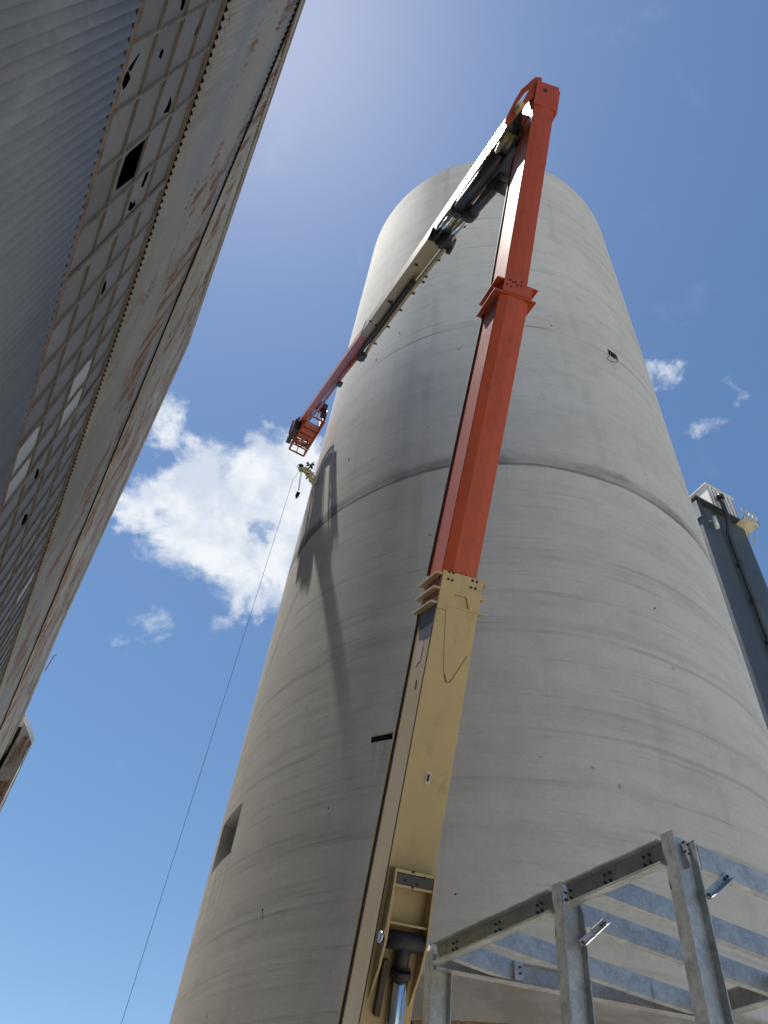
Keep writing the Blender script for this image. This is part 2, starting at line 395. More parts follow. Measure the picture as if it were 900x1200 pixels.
for k in range(10):
    a0 = radd(-171+2*k)+.003; a1 = radd(-169+2*k)-.003
    lt.box(cyl_pt(a0, 6.37, R-.48), cyl_pt(a1, 6.37, R-.48)-cyl_pt(a0, 6.37, R-.48), V((sin(a0), cos(a0), 0))*.46, (0, 0, .17))
lt.build('timber_lintel', 'timber', tower)
# interior floor slab keeps the inside dark
fl = MB(); fl.prism([cyl_pt(2*pi*k/96, 8.2, R-TH-.02) for k in range(96)], (0, 0, .2)); fl.build('inner_floor', 'inner', tower)
fl = MB(); fl.prism([cyl_pt(2*pi*k/96, 30, R-TH-.02) for k in range(96)], (0, 0, .2)); fl.build('inner_floor', 'inner', tower)
# small tie holes along the upper joint
for px, py in ((573, 378), (646, 382), (468, 390), (441, 421), (409, 538), (534, 1048), (385, 947), (308, 1066), (767, 713)):
    p = silo_hit(px, py); nn = V((p.x-CX, p.y-CY, 0)).normalized(); mb = MB(); mb.cyl(p-nn*.03, p+nn*.015, .0016*(p-CAM).length*(.6 if py > 900 else .8), 10); mb.build('tie_hole_plug', 'bolt', tower)
# looped cable out of the dark hole
hp = silo_hit(716, 414); hn = V((hp.x-CX, hp.y-CY, 0)).normalized(); ht = V((0, 0, 1)).cross(hn)
def hpx(px, py, o=.12): return silo_hit(px, py, R+o)
cb = MB(); pts = [hpx(*p, o) for p, o in (((715, 412), -.05), ((715.5, 415), .1), ((712.5, 419), .22), ((711.5, 420.5), .24), ((714, 422.5), .24), ((719, 424.3), .22), ((723.4, 424.4), .2), ((723, 421.5), .16), ((721, 418.5), .1), ((719.5, 416), -.05))]
cb.tube(pts, .018, 6); tag(cb.build('cable', 'rope'), 'thin black cable looping out of a small dark hole high in the concrete', 'cable')

# ------------------------------------------------------------------ sun + sky
SUNPX = (300, 10)
sv = ray(*SUNPX); el = math.asin(sv.z); az = atan2(sv.x, sv.y)
sd = bpy.data.lights.new('sun', 'SUN'); so = bpy.data.objects.new('sun', sd); COL.objects.link(so)
sd.energy = 3.7; sd.angle = radians(.53); sd.color = (1, .955, .88)
so.rotation_euler = (-sv).to_track_quat('-Z', 'Y').to_euler(); so.location = (-20, 10, 90)
w = bpy.data.worlds.new('World'); scene.world = w; w.use_nodes = True
t = NT(w.node_tree); bg = t.n['Background']
sky = t.new('ShaderNodeTexSky'); sky.sky_type = 'NISHITA'; sky.sun_disc = False; sky.sun_elevation = el; sky.sun_rotation = az
sky.altitude = 100; sky.air_density = 1.0; sky.dust_density = .25; sky.ozone_density = 1.3
dirv = coords(t, 'Generated')
BL = [(250, 610, 90, 1.1), (235, 650, 50, 1.), (290, 650, 40, .9), (215, 560, 50, .9), (310, 560, 62, 1.), (195, 585, 52, 1.0), (350, 575, 60, 1.), (345, 650, 46, .95), (240, 668, 40, .9), (390, 620, 60, .9), (155, 590, 28, .8), (335, 530, 40, .9),
      (262, 690, 30, .75), (300, 676, 26, .7), (276, 712, 18, .5), (193, 487, 26, .6), (170, 737, 34, .62), (146, 728, 18, .45), (280, 757, 14, .34), (771, 432, 22, .5), (833, 460, 20, .5), (820, 490, 20, .44), (560, 560, 60, .6), (300, 690, 22, .7)]
wn_ = t.new('ShaderNodeTexNoise'); t.put(wn_.inputs['Vector'], dirv); wn_.inputs['Scale'].default_value = 9; wn_.inputs['Detail'].default_value = 5; wn_.inputs['Roughness'].default_value = .6
vs_ = t.new('ShaderNodeVectorMath', operation='SUBTRACT'); t.put(vs_.inputs[0], wn_.outputs['Color']); vs_.inputs[1].default_value = (.5, .5, .5)
vsc = t.new('ShaderNodeVectorMath', operation='SCALE'); t.put(vsc.inputs[0], vs_.outputs[0]); vsc.inputs['Scale'].default_value = .16
va_ = t.new('ShaderNodeVectorMath', operation='ADD'); t.put(va_.inputs[0], dirv); t.put(va_.inputs[1], vsc.outputs[0]); dirw = va_.outputs[0]
hs = t.new('ShaderNodeHueSaturation'); t.put(hs.inputs['Color'], sky.outputs[0]); hs.inputs['Saturation'].default_value = 1.12; hs.inputs['Hue'].default_value = .497
mx = None
for (px, py, r, wt) in BL:
    c = ray(px, py); rr = r/F*1.05
    vm = t.new('ShaderNodeVectorMath', operation='DISTANCE'); t.put(vm.inputs[0], dirw); vm.inputs[1].default_value = c
    q = t.sm(vm.outputs['Value'], rr*1.55, rr*.25, 0, wt)
    mx = q if mx is None else t.m('SMOOTH_MAX', mx, q, .12)
hole = t.new('ShaderNodeVectorMath', operation='DISTANCE'); t.put(hole.inputs[0], dirw); hole.inputs[1].default_value = ray(303, 632)
mx = t.m('SUBTRACT', mx, t.sm(hole.outputs['Value'], .042, .008, 0, .5))
n1 = t.noise(dirv, 13, 9, .64, dist=.35); n2 = t.noise(dirv, 5.5, 4, .55)
dens = t.m('ADD', mx, t.m('MULTIPLY', t.m('SUBTRACT', n1, .5), 2.0))
dens = t.m('ADD', dens, t.m('MULTIPLY', t.m('SUBTRACT', n2, .5), .5))
alpha = t.m('MULTIPLY', t.sm(dens, .22, .85), t.sm(mx, .02, .3))
thick = t.sm(t.noise(dirv, 17, 6, .6), .35, .65)
ccol = t.mix(thick, (4.8, 5.3, 6.2), (6.6, 6.9, 7.2))
t.put(bg.inputs['Color'], t.mix(alpha, hs.outputs[0], ccol)); bg.inputs['Strength'].default_value = .067

scene.view_settings.view_transform = 'Standard'; scene.view_settings.look = 'None'; scene.view_settings.gamma = 1; scene.view_settings.exposure = 1.02
scene.render.engine = 'CYCLES'
exec_parts = True
# ------------------------------------------------------------------ corrugated gable building on the left
wv = ray(-262, 1545); wv.z = 0; WD = wv.normalized(); ND = V((WD.y, -WD.x, 0)); DW = 3.0; UP = V((0, 0, 1))
def wpt(u, z, o=0.): return V((0, 0, z)) + WD*u + ND*(-DW+o)       # u along the wall, z height, o outwards
def wuv(px, py, o=0.):
    d = ray(px, py); P = d*(-(DW-o)/d.dot(ND)); return (P.dot(WD), P.z+1.6)
bld = thing('metal_building', wpt(20, 0, -8), 'tall shed clad in blue grey corrugated sheets with broken band window', 'building')
PITCH = .174; AMP = .028
Lz = lambda u: 12.70
Ra, Rb = wuv(264.5, 0), wuv(0, 799)
Rz = lambda u: Ra[1] + (Rb[1]-Ra[1])*(u-Ra[0])/(Rb[0]-Ra[0])
Ia, Ib = wuv(342, 12), wuv(0, 848)
Iz = lambda u: Ia[1] + (Ib[1]-Ia[1])*(u-Ia[0])/(Ib[0]-Ia[0])
OUT = [wuv(*p) for p in ((348, 0), (310, 115), (262, 262), (217, 400), (142, 568), (70, 727), (28, 829))]
s0 = (OUT[1][1]-OUT[0][1])/(OUT[1][0]-OUT[0][0])
OUT = [(-12., OUT[0][1]-s0*(OUT[0][0]+12))] + OUT + [(60., 31.0)]
def Oz(u):
    for (a, za), (b, zb) in zip(OUT, OUT[1:]):
        if a <= u <= b: return za + (zb-za)*(u-a)/(b-a)
    return OUT[-1][1]
U0, U1 = -12., 60.
def corr(name, zlo, zhi, off, material, rows=6, amp=AMP, flat_edge=0.):
    mb = MB(); uvs = []; N = int((U1-U0)/PITCH*6); 
    for i in range(N+1):
        u = U0 + (U1-U0)*i/N; o = off + amp*sin(2*pi*u/PITCH)
        a, b = zlo(u), zhi(u)
        for j in range(rows+1):
            z = a + (b-a)*j/rows
            mb.v.append(wpt(u, z, o)); uvs.append((u, z))
    for i in range(N):
        for j in range(rows):
            q = i*(rows+1)+j; mb.f.append([q, q+rows+1, q+rows+2, q+1]); mb.sm.append(True)
    o = mb.build(name, material, bld, uvs=uvs, recalc=False)
    sol = o.modifiers.new('thick', 'SOLIDIFY'); sol.thickness = .006; sol.offset = -1
    return o
corr('lower_cladding', lambda u: .05, Lz, .07, 'clad_blue', 4)
corr('upper_cladding', Rz, lambda u: Iz(u)+.12, .07, 'clad_up', 4)
corr('gable_cladding', lambda u: Iz(u)-.0, lambda u: Oz(u)-.05, .125, 'clad_top', 5, amp=.016)
# window band: one glazed sheet with broken panes, bars in front
ROW = lambda u, k: Lz(u)+.28 + (Rz(u)-Lz(u)-.36)*k/4
HOL = [ # broken panes (photo outline of each hole, carried onto the glass)
 [(143, 94), (150, 82), (151, 84), (153, 92), (148, 101), (144, 106)],
 [(150, 81), (163, 62), (164, 63), (153, 84)],
 [(211, 12), (213, 0), (219, -6), (217, 4), (214, 12)],
 [(191, 133), (196, 124), (200, 112), (201, 121), (198, 131)],
 [(147, 184), (152, 178), (170, 163), (164, 190), (157, 207), (135, 224), (139, 208)],
 [(150, 246), (153, 235), (156, 239), (158, 233), (159, 240), (153, 247)],
 [(118, 344), (121, 332), (125, 329), (123, 340), (119, 346)],
 [(24, 616), (29, 603), (33, 602), (30, 613)], [(6, 592), (9, 582), (12, 580), (10, 592)], [(228, 40), (232, 30), (233, 33), (230, 43)], [(165, 219), (172, 200), (176, 189), (174, 204), (168, 219)], [(76, 470), (80, 461), (82, 463), (79, 472)], [(40, 560), (44, 548), (46, 551), (43, 562)], [(186, 66), (190, 56), (192, 60), (188, 70)],
]
def glass_sheet():
    mb = MB(); uvs = []
    outer = [V((U0, ROW(U0, 0)-.1, 0)), V((U1, ROW(U1, 0)-.1, 0)), V((U1, ROW(U1, 4)+.1, 0)), V((U0, ROW(U0, 4)+.1, 0))]
    loops = [outer] + [[V((*wuv(*p, -.03), 0)) for p in h] for h in HOL]
    flat = [p for l in loops for p in l]
    for tri in tessellate_polygon(loops): mb.f.append(list(tri)); mb.sm.append(False)
    for p in flat:
        mb.v.append(wpt(p.x, p.y, -.03)); uvs.append(((p.x-3.8)/.985, 4*(p.y-ROW(p.x, 0))/(ROW(p.x, 4)-ROW(p.x, 0))))
    return mb.build('window_glazing', 'glazing', bld, uvs=uvs, recalc=False)
glz = glass_sheet()
gb = MB()
for k in range(5):
    a, b = (U0, ROW(U0, k)), (U1, ROW(U1, k)); wd = .02 if k not in (0, 4) else .04
    gb.prism([wpt(a[0], a[1]-wd, .015), wpt(b[0], b[1]-wd, .015), wpt(b[0], b[1]+wd, .015), wpt(a[0], a[1]+wd, .015)], ND*-.042)
u = 3.8-.985*16; i = -16
while u < U1:
    wd = .018 if (i % 6) != 4 else .075
    gb.prism([wpt(u-wd, ROW(u, 0), .018 + (.012 if wd > .03 else 0)), wpt(u+wd, ROW(u, 0), .018 + (.012 if wd > .03 else 0)), wpt(u+wd, ROW(u, 4), .018+ (.012 if wd > .03 else 0)), wpt(u-wd, ROW(u, 4), .018+ (.012 if wd > .03 else 0))], ND*-.045)
    u += .985; i += 1
gb.build('glazing_bars', 'bars', glz)
for (i, k) in ((8, 0), (9, 0), (9, 2), (8, 2), (19, 3)):  # pale panels painted in as bright reflections on the glass
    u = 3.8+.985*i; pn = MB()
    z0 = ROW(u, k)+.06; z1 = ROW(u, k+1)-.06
    pn.prism([wpt(u+.04, z0, -.022), wpt(u+.94, z0, -.022), wpt(u+.94, z1, -.018), wpt(u+.3, z1, -.018), wpt(u+.04, z0+(z1-z0)*.55, -.02)], ND*-.006); pn.build('pane_reflection', 'reflectpane', glz)
# flashings at the sill and head
fb = MB()
fb.prism([wpt(U0, Lz(0)+.12, .045), wpt(U1, Lz(0)+.12, .045), wpt(U1, Lz(0)+.27, .06), wpt(U0, Lz(0)+.27, .06)], ND*-.08)
fb.build('sill_flashing', 'rustbar', bld)
fb = MB(); fb.prism([wpt(U0, Lz(0)-.1, .034), wpt(U1, Lz(0)-.1, .034), wpt(U1, Lz(0)+.118, .034), wpt(U0, Lz(0)+.118, .034)], ND*-.05); fb.build('sill_shade', 'inner', bld)  # dark strip stands in for the shade behind the sheet edge
fb = MB(); fb.prism([wpt(U0, Rz(U0)-.10, .03), wpt(U1, Rz(U1)-.10, .03), wpt(U1, Rz(U1)+.08, .03), wpt(U0, Rz(U0)+.08, .03)], ND*-.08); fb.build('head_flashing', 'rustbar', bld)
# verge trim following the gable outline, roof and dark inside
vt = MB()
for (a, za), (b, zb) in zip(OUT, OUT[1:]):
    vt.prism([wpt(a, za-.34, .19), wpt(b, zb-.34, .19), wpt(b, zb, .19), wpt(a, za, .19)], ND*-.05)
vt.build('verge_trim', 'trim', bld)
rb = MB()
for (a, za), (b, zb) in zip(OUT, OUT[1:]):
    rb.prism([wpt(a, za, .24), wpt(b, zb, .24), wpt(b, zb+.06, .24), wpt(a, za+.06, .24)], ND*-16)
rb.build('roof', 'trim', bld)
ib = MB()
ib.prism([wpt(U0, .02, -15.5)]+[wpt(U1, .02, -15.5)]+[wpt(a, za-.01, -15.5) for a, za in OUT[::-1]], ND*.2); ib.box(wpt(U0, .02, -15.2), ND*15.1, UP*(Oz(U0)-.1), WD*.2); ib.box(wpt(U1-.3, .02, -15.2), ND*15.1, UP*(Oz(U1)-.1), WD*.2)
ib.build('rear_walls', 'inner', bld)
fr = MB()
for k in range(9):
    u = U0 + 6.3 + 7.0*k; fr.box(wpt(u, .1, -.55), WD*.3, ND*.35, UP*(Oz(u)-.6))
for z in (14.4, 17.0, 20.5): fr.box(wpt(U0+.2, z, -.9), WD*(U1-U0-.4), ND*.1, UP*.12)
fr.build('inner_frame', 'rustbar', bld)
# long lap seam on the gable
ls = MB(); ls.prism([wpt(U0, Iz(U0)-.012, .146), wpt(U1, Iz(U1)-.012, .146), wpt(U1, Iz(U1)+.012, .146), wpt(U0, Iz(U0)+.012, .146)], ND*-.05); ls.build('lap_seam', 'inner', bld)
pm = MB(); p0 = wuv(55, 775); pm.tube([wpt(p0[0], p0[1]-.8, .2), wpt(p0[0], p0[1]+.1, .24), wpt(p0[0]-.3, p0[1]+.5, .3), wpt(p0[0]-.5, p0[1]+.5, .42)], .04, 8); pm.build('vent_pipe', 'rustbar', bld)
# lean-to at the far end
lean = thing('lean_to', wpt(66, 0, .8), 'small rust streaked lean-to jutting out past the far end of the shed', 'lean-to')
ua = 60.3
lb = MB(); eo = 1.56; ze = 33.0
def luv(px, py):
    d = ray(px, py); q = d*(-(DW-eo)/d.dot(ND)); return q.dot(WD), q.z+1.6
e0 = luv(39, 866); e1 = luv(0, 950); e0 = (e0[0], e0[1]); 
lu = []
N = 70
for i in range(N+1):
    u = e0[0] + (e1[0]-e0[0]+3)*i/N; zt = e0[1] + (e1[1]-e0[1])*(u-e0[0])/(e1[0]-e0[0])
    for z in (18, 24, zt): lb.v.append(wpt(u, z, eo+.02*sin(2*pi*u/PITCH))); lu.append((u, z))
for i in range(N):
    for j in range(2): q = i*3+j; lb.f.append([q, q+3, q+4, q+1]); lb.sm.append(True)
lo = lb.build('side_cladding', 'clad_up', lean, uvs=lu, recalc=False); sol = lo.modifiers.new('thick', 'SOLIDIFY'); sol.thickness = .02; sol.offset = -1
uE = e0[0]; uF = e1[0]+3; rise = 1.7
rb = MB(); rb.prism([wpt(uE, e0[1], eo+.06), wpt(uF, e1[1]-.9, eo+.06), wpt(uF, e1[1]-.9+rise, .0), wpt(uE, e0[1]+rise, .0)], (0, 0, .08)); rb.build('roof', 'trim', lean)
rb = MB(); rb.prism([wpt(uE-.05, e0[1]+.02, eo+.1), wpt(uE-.05, e0[1]+rise+.02, .25), wpt(uE-.05, e0[1]+rise-.5, .25), wpt(uE-.05, e0[1]-.45, eo+.1)], WD*.06); rb.build('barge_board', 'white', lean)
rb = MB(); rb.box(wpt(uE+.8, 18, .05), WD*.1, ND*.5, UP*(e0[1]-17)); rb.build('open_end_shade', 'inner', lean)  # near-black panel painted in as the shade of the open end
rb = MB(); q_ = [(.45, 18), (eo, 18), (eo, e0[1]+.0), (.45, e0[1]+rise*.7)]; rb.prism([wpt(uE+.01, z_, d_) for d_, z_ in q_], WD*.04); rb.build('end_cladding', 'clad_up', lean, uvs=[(d_, z_) for d_, z_ in q_]*2)

# ------------------------------------------------------------------ dark cladded tower behind the round one
TD = 60.
A0 = at(843, 603.5, TD); zt = A0.z
def tpl(px, py): return on_plane(px, py, A0, WD)            # on the face towards the camera
rgt = tpl(871.5, 618.5); lft = tpl(812, 588)
ht_ = (rgt-A0).dot(ND); wl = (tpl(814.5, 588.2)-A0).dot(ND); pl_ = (tpl(810, 585.8)-A0).dot(ND); cl_ = (tpl(832, 597.6)-A0).dot(ND); cr_ = (tpl(864, 614.8)-A0).dot(ND)
dt = thing('lift_tower', V((A0.x, A0.y, 0)), 'dark blue clad square tower with a white cabin on top behind the concrete one', 'tower')
mb = MB(); F0 = V((A0.x, A0.y, 0))
mb.box(F0+ND*wl, ND*(ht_-wl), WD*5.0, UP*zt); mb.build('wall', 'tower', dt)
mb = MB()
mb.prism([F0+ND*pl_-WD*.45+UP*(zt+.02), F0+ND*ht_*.72-WD*.45+UP*(zt+.02), F0+ND*ht_*.72+WD*4.6+UP*(zt+.02), F0+ND*pl_+WD*4.6+UP*(zt+.02)], UP*.16); mb.build('platform', 'darkgrey', dt)
cbn = MB(); cbn.box(F0+ND*cl_-WD*.38+UP*(zt+.19), ND*(cr_-cl_), WD*4.4, UP*2.6); co = cbn.build('cabin', 'white', dt)
mb = MB()
for k in range(7): mb.box(F0+ND*(cl_+.12+k*(cr_-cl_-.3)/6)-WD*.42+UP*(zt+.2), ND*.05, WD*.035, UP*2.5)
build_each(mb, 'cladding_rib', 'trim', co)
mb = MB(); mb.box(F0+ND*(cl_-.1)-WD*.48+UP*(zt+2.8), ND*(cr_-cl_+.2), WD*4.7, UP*.12); mb.build('roof', 'white', co)
pp = MB(); pc = tpl(836, 585); pb = F0+ND*(-.15)
b0 = tpl(838, 596); lx = (b0-F0).dot(ND)
pp.tube([F0+ND*lx-WD*.75+UP*(zt+1.1), F0+ND*lx-WD*.75+UP*(zt-1.2), F0+ND*(lx+.1)-WD*.28+UP*(zt-2.4), F0+ND*(lx+.1)-WD*.28+UP*12], .17, 12)
pp.cyl(F0+ND*lx-WD*.75+UP*(zt+1.1), F0+ND*lx-WD*.75+UP*(zt+1.4), .3, 14); 
for k in range(10): pp.cyl(F0+ND*(lx+.1)-WD*.28+UP*(zt-6-3.6*k), F0+ND*(lx+.1)-WD*.28+UP*(zt-5.75-3.6*k), .24, 12)
pp.build('drain_pipe', 'darkgrey', dt)
wp_ = MB(); wp_.box(F0+ND*(pl_+.3)-WD*.2+UP*(zt-1.9), ND*(wl-pl_-.4), WD*3.4, UP*1.85); wp_.build('side_housing', 'white', dt)
rp = MB(); r0 = F0+ND*(ht_-.9)-WD*.9+UP*(zt-.1); 
rp.box(r0, ND*1.55, WD*1.4, UP*.12); rp.bar(F0+ND*(ht_+.06)-WD*.1+UP*(zt-2.3), r0+ND*1.45+WD*.2, .09, .09); rp.bar(F0+ND*(ht_+.06)+WD*.6+UP*(zt-2.3), r0+ND*1.45+WD*1.0, .09, .09)
ro = rp.build('side_platform', 'yellow', dt)
rl = MB()
for hh in (.55, 1.1):
    q = [r0+UP*hh, r0+ND*1.55+UP*hh, r0+ND*1.55+WD*1.4+UP*hh]
    rl.tube(q[:2], .035, 6); rl.tube(q[1:], .035, 6)
for k in range(5): rl.tube([r0+ND*1.55*k/4, r0+ND*1.55*k/4+UP*1.1], .035, 6)
for k in range(3): rl.tube([r0+ND*1.55+WD*.7*k, r0+ND*1.55+WD*.7*k+UP*1.1], .035, 6)
rl.build('railing', 'yellow', ro)
lm = MB(); q = tpl(831, 611); lm.cyl(q-WD*.5, q-WD*.5-UP*1.2, .16, 10); lm.bar(q-WD*.5-UP*.2, q, .08, .08); lm.build('floodlight', 'white', dt)
lm = MB(); q = tpl(817, 600)
lm.bar(F0+ND*(pl_+.35)-WD*.36+UP*(zt+.0), F0+ND*(pl_+.35)-WD*.36+UP*(zt-2.2), .12, .12); lm.build('bracket_post', 'darkgrey', dt)

# ------------------------------------------------------------------ galvanised steel frame, lower right
HF = 3.1; ZF = 1.6+HF
fr_ = thing('steel_frame', (2.5, 6.9, 0), 'open galvanised steel roof frame bolted together in front of the concrete tower', 'frame')
C1 = atz(783, 980, ZF); C3 = atz(505, 1108, ZF); WF = (C3-C1).normalized(); NF = V((WF.y, -WF.x, 0))
NP = V((.9149, .4036, 0))
C2 = C1 + WF*(atz(655, 1040, ZF)-C1).dot(WF)
def hsec(mb, p, q, fw, dp, upv, tf=.012, tw=.009):
    """H section from p to q: flanges lie square to upv, p/q on the top flange centre line"""
    p, q, upv = V(p), V(q), V(upv).normalized(); d = (q-p).normalized(); r = d.cross(upv).normalized(); L = q-p
    mb.box(p - r*fw/2 - upv*tf, r*fw, upv*tf, L); mb.box(p - r*fw/2 - upv*dp, r*fw, upv*tf, L)
    mb.box(p - r*tw/2 - upv*(dp-tf), r*tw, upv*(dp-2*tf), L)
def csec(mb, p, q, dp, fl, side, t_=.009):
    p, q, side = V(p), V(q), V(side).normalized(); L = q-p
    mb.box(p, side*t_, UP*-dp, L); mb.box(p+side*t_, side*(fl-t_), UP*-t_, L); mb.box(p-UP*(dp-t_)+side*t_, side*(fl-t_), UP*-t_, L)
FW, FD = .115, .25
for c, nm in ((C1, 'a'), (C2, 'b'), (C3, 'c')):
    mb = MB(); base = V((c.x, c.y, 0)); 
    # outer flange faces -NF; centre the column on the beam line
    hsec(mb, base - NF*.02 , base - NF*.02 + UP*(c.z+(.03 if nm != 'c' else -.06)), FW, FD, -NF)
    col_ = mb.build('column', 'galv', fr_, bevel=.002)
    bp = MB(); bp.box(base+V((-.17, -.17, .001)), (.34, 0, 0), (0, .34, 0), (0, 0, .02)); bp.build('base_plate', 'galv', col_)
hw = FD/2
for p, q in ((C1, C2), (C2, C3)):
    a = p + WF*.085 + NF*.03; b = q - WF*.085 + NF*.03
    mb = MB(); csec(mb, a, b, .2, .075, -NF, .018); bmx = mb.build('edge_beam', 'galv', fr_, bevel=.0015)
    bl = MB()
    L = (b-a).length
    for fr0 in ((.12, .52, .95) if p is C1 else (.08, .42, .8)):
        for i in (0, 1):
            for j in (0, 1):
                o = a + WF*(L*fr0 + .06*i) - UP*(.07+.06*j) - NF*.016
                bl.cyl(o, o-NF*.018, .013, 6)
    build_each(bl, 'bolt', 'darkgrey', bmx)
# purlins
def purlin(px0, py0, length, dp=.19, p1=None):
    a = atz(px0, py0, ZF-.004); sft = NP*0
    b = a + NP*length if p1 is None else p1
    dn_ = (b-a).normalized(); a = a - dn_*(((a-C1).dot(NF)-(.245 if py0 < 1000 else .046))/dn_.dot(NF))
    mb = MB(); csec(mb, a, b, dp, .065, WF, .007); return a, b, mb.build('purlin', 'galv', fr_, bevel=.0012)
P1 = purlin(812, 988, 4.0); P2 = purlin(728, 1031, 4.4); P3 = purlin(676, 1056, 4.3)
bj = atz(820, 1166, ZF-.004)
P4 = purlin(597, 1088, 2.3, p1=bj); P5 = purlin(552, 1106, 1, p1=atz(607, 1127, ZF-.004))
def beam(p, q):
    mb = MB(); hsec(mb, p, q, .10, .2, UP, .011, .008); return mb.build('rear_beam', 'galv', fr_, bevel=.0012)
rb1 = beam(C3+V((.06, 0, -.01)), bj+V((-.05, .06, -.01)))
rb2 = beam(bj+V((.05, .06, -.012)), atz(960, 1128, ZF-.016))
for c in (bj+V((.0, .10, 0)),):
    mb = MB(); base = V((c.x, c.y, 0)); hsec(mb, base+NF*.1, base+NF*.1+UP*(ZF-.23), .13, .18, -NF); mb.build('column', 'galv', fr_, bevel=.002)
# cleats with bolts
for pt in (atz(607, 1127, ZF-.02), bj-V((.02, 0, .02))):
    mb = MB(); mb.box(pt-NP*.05-WF*.012, NP*.1, -UP*.17, WF*.01); ck = mb.build('cleat', 'galv', fr_)
    bl = MB()
    for j in (0, 1): o = pt + NP*.01 - WF*.012 - UP*(.05+.06*j); bl.cyl(o, o-WF*.015, .012, 6)
    build_each(bl, 'bolt', 'darkgrey', ck)
# knee braces between columns and purlins
for (a, b, za, zb) in (((828, 1050), (853, 1026), None, None), ((681, 1106), (709, 1080), None, None)):
    c = C1 if a[0] > 750 else C2
    A_ = c + NF*.05 - UP*.33 - WF*.10; B_ = c + NF*.30 - UP*.16 - WF*.055
    A_ = on_plane(*a, c-WF*.09, WF); B_ = on_plane(*b, c-WF*.09, WF)
    mb = MB(); d = (B_-A_).normalized(); nr = d.cross(WF).normalized()
    mb.box(A_-nr*.028, nr*.056, WF*.006, B_-A_); mb.box(A_-nr*.028, nr*.006, -WF*.05, B_-A_)
    br = mb.build('knee_brace', 'galv', fr_, bevel=.001)
    bl = MB()
    for f_ in (.06, .82, .94): o = A_+(B_-A_)*f_; bl.cyl(o-WF*.001, o-WF*.016, .011, 6)
    build_each(bl, 'bolt', 'darkgrey', br)
# end plate and bolts at the corner column top
mb = MB(); q = C1+NF*.115-UP*.02
mb.box(q-WF*.06, WF*.12, -UP*.2, NF*.008); cp = mb.build('end_cleat', 'galv', fr_)
bl = MB()
for i in (0, 1):
    for j in (0, 1): o = C1 - WF*.078 + NF*(.05+.05*i) - UP*(.06+.07*j) ; bl.cyl(o, o-WF*.018, .012, 6)
build_each(bl, 'bolt', 'darkgrey', cp)
# ------------------------------------------------------------------ boom lift
lift = thing('boom_lift', (-.35, 9.6, 0), 'cream and orange boom lift with its long folded boom beside the concrete tower', 'boom lift')
def bdep(y): return 1/(.08929 + (y-90)*(.13514-.08929)/910.)
PHI = radians(15)
class Sec:
    def __init__(s, p0, p1, a, c, ext0=0., ext1=0.):
        s.p = at(*p0, bdep(p0[1])); q = at(*p1, bdep(p1[1])); s.b = (q-s.p).normalized(); s.L = (q-s.p).length
        v = ((s.p+q)/2-CAM).normalized(); vp = (v - s.b*v.dot(s.b)).normalized(); r = s.b.cross(-vp).normalized()
        if r.dot(M @ V((1, 0, 0))) < 0: r = -r
        s.fd = r*cos(PHI)+vp*sin(PHI); s.sd = -r*sin(PHI)+vp*cos(PHI); s.a = a; s.c = c
    def P(s, f, sd, t): return s.p + s.fd*f + s.sd*sd + s.b*t
    def tpx(s, y):
        """length along the ridge at photo row y"""
        lo, hi = -6., s.L+3
        for _ in range(50):
            m_ = (lo+hi)/2; c = M.transposed() @ (s.P(0, 0, m_)-CAM); yy = 600-F*c.y/-c.z
            if yy > y: lo = m_
            else: hi = m_
        return lo
    def front(s, px, py, off=0.):      # photo point -> (f, t) on the front face
        q = on_plane(px, py, s.P(0, -off, 0), s.sd); d = q-s.p; return d.dot(s.fd), d.dot(s.b)
    def side(s, px, py, off=0.):
        q = on_plane(px, py, s.P(-off, 0, 0), s.fd); d = q-s.p; return d.dot(s.sd), d.dot(s.b)
base = Sec((420.5, 1200), (518.5, 672), .475, .70)
mid = Sec((520.5, 662), (589, 330), .41, .56)
mid.p = mid.p + mid.sd*.05
fly = Sec((595, 316), (632, 93), .315, .66)
fly.p = fly.p + fly.sd*.07
# --- cream base section
def sect(s, t0, t1, prof, name, m):
    mb = MB(); mb.prism([s.P(f, d, t0) for f, d in prof], s.b*(t1-t0)); return mb.build(name, m, lift, bevel=.008)
t_lo = -2.1
bo = sect(base, t_lo, base.L, [(0, 0), (.475, 0), (.475, .70), (0, .70)], 'base_boom', 'cream')
mb = MB(); mb.box(base.P(-.016, .675, t_lo), base.fd*.015, base.sd*.03, base.b*(base.L-t_lo-.25)); mb.box(base.P(-.006, -.004, t_lo), base.fd*.01, base.sd*.012, base.b*(base.L-t_lo-.6)); mb.build('edge_shadow', 'edge', bo)  # dark strips along the edges; the outer one is a painted flange shadow
def flange(s, t, lf, rt, fr, bk, th, mb):
    mb.box(s.P(-lf, -fr, t), s.fd*(lf+s.a+rt), s.sd*(fr+s.c+bk), s.b*th)
fm = MB(); tb = base.L
ts = [base.tpx(y) for y in (673, 690, 707)]
for tq in ts: flange(base, tq, .075, .05, .012, .05, .022, fm)
fo = fm.build('collar', 'cream', bo, bevel=.003)
fm = MB(); fm.prism([base.P(f_, -.018, t_) for f_, t_ in ((.0, ts[2]-.05), (.12, ts[2]-.05), (.17, ts[1]-.02), (.31, ts[1]-.02), (.36, ts[2]+.02), (.475, ts[2]+.02), (.475, ts[0]+.05), (.0, ts[0]+.05))], base.sd*.016); fm.build('wear_pad_plate', 'cream', fo, bevel=.003)
bt = MB()
for px, py in ((527, 670), (531.5, 671.5), (525.5, 678.5), (530, 680), (554, 680.5), (559, 682), (552, 688.5), (557, 690), (540.5, 671.5), (546, 674)):
    f, t_ = base.front(px, py, .02); r_ = .016 if px not in (540.5, 546) else .008; o = base.P(f, -.015, t_); bt.cyl(o, o-base.sd*.008, r_, 10)
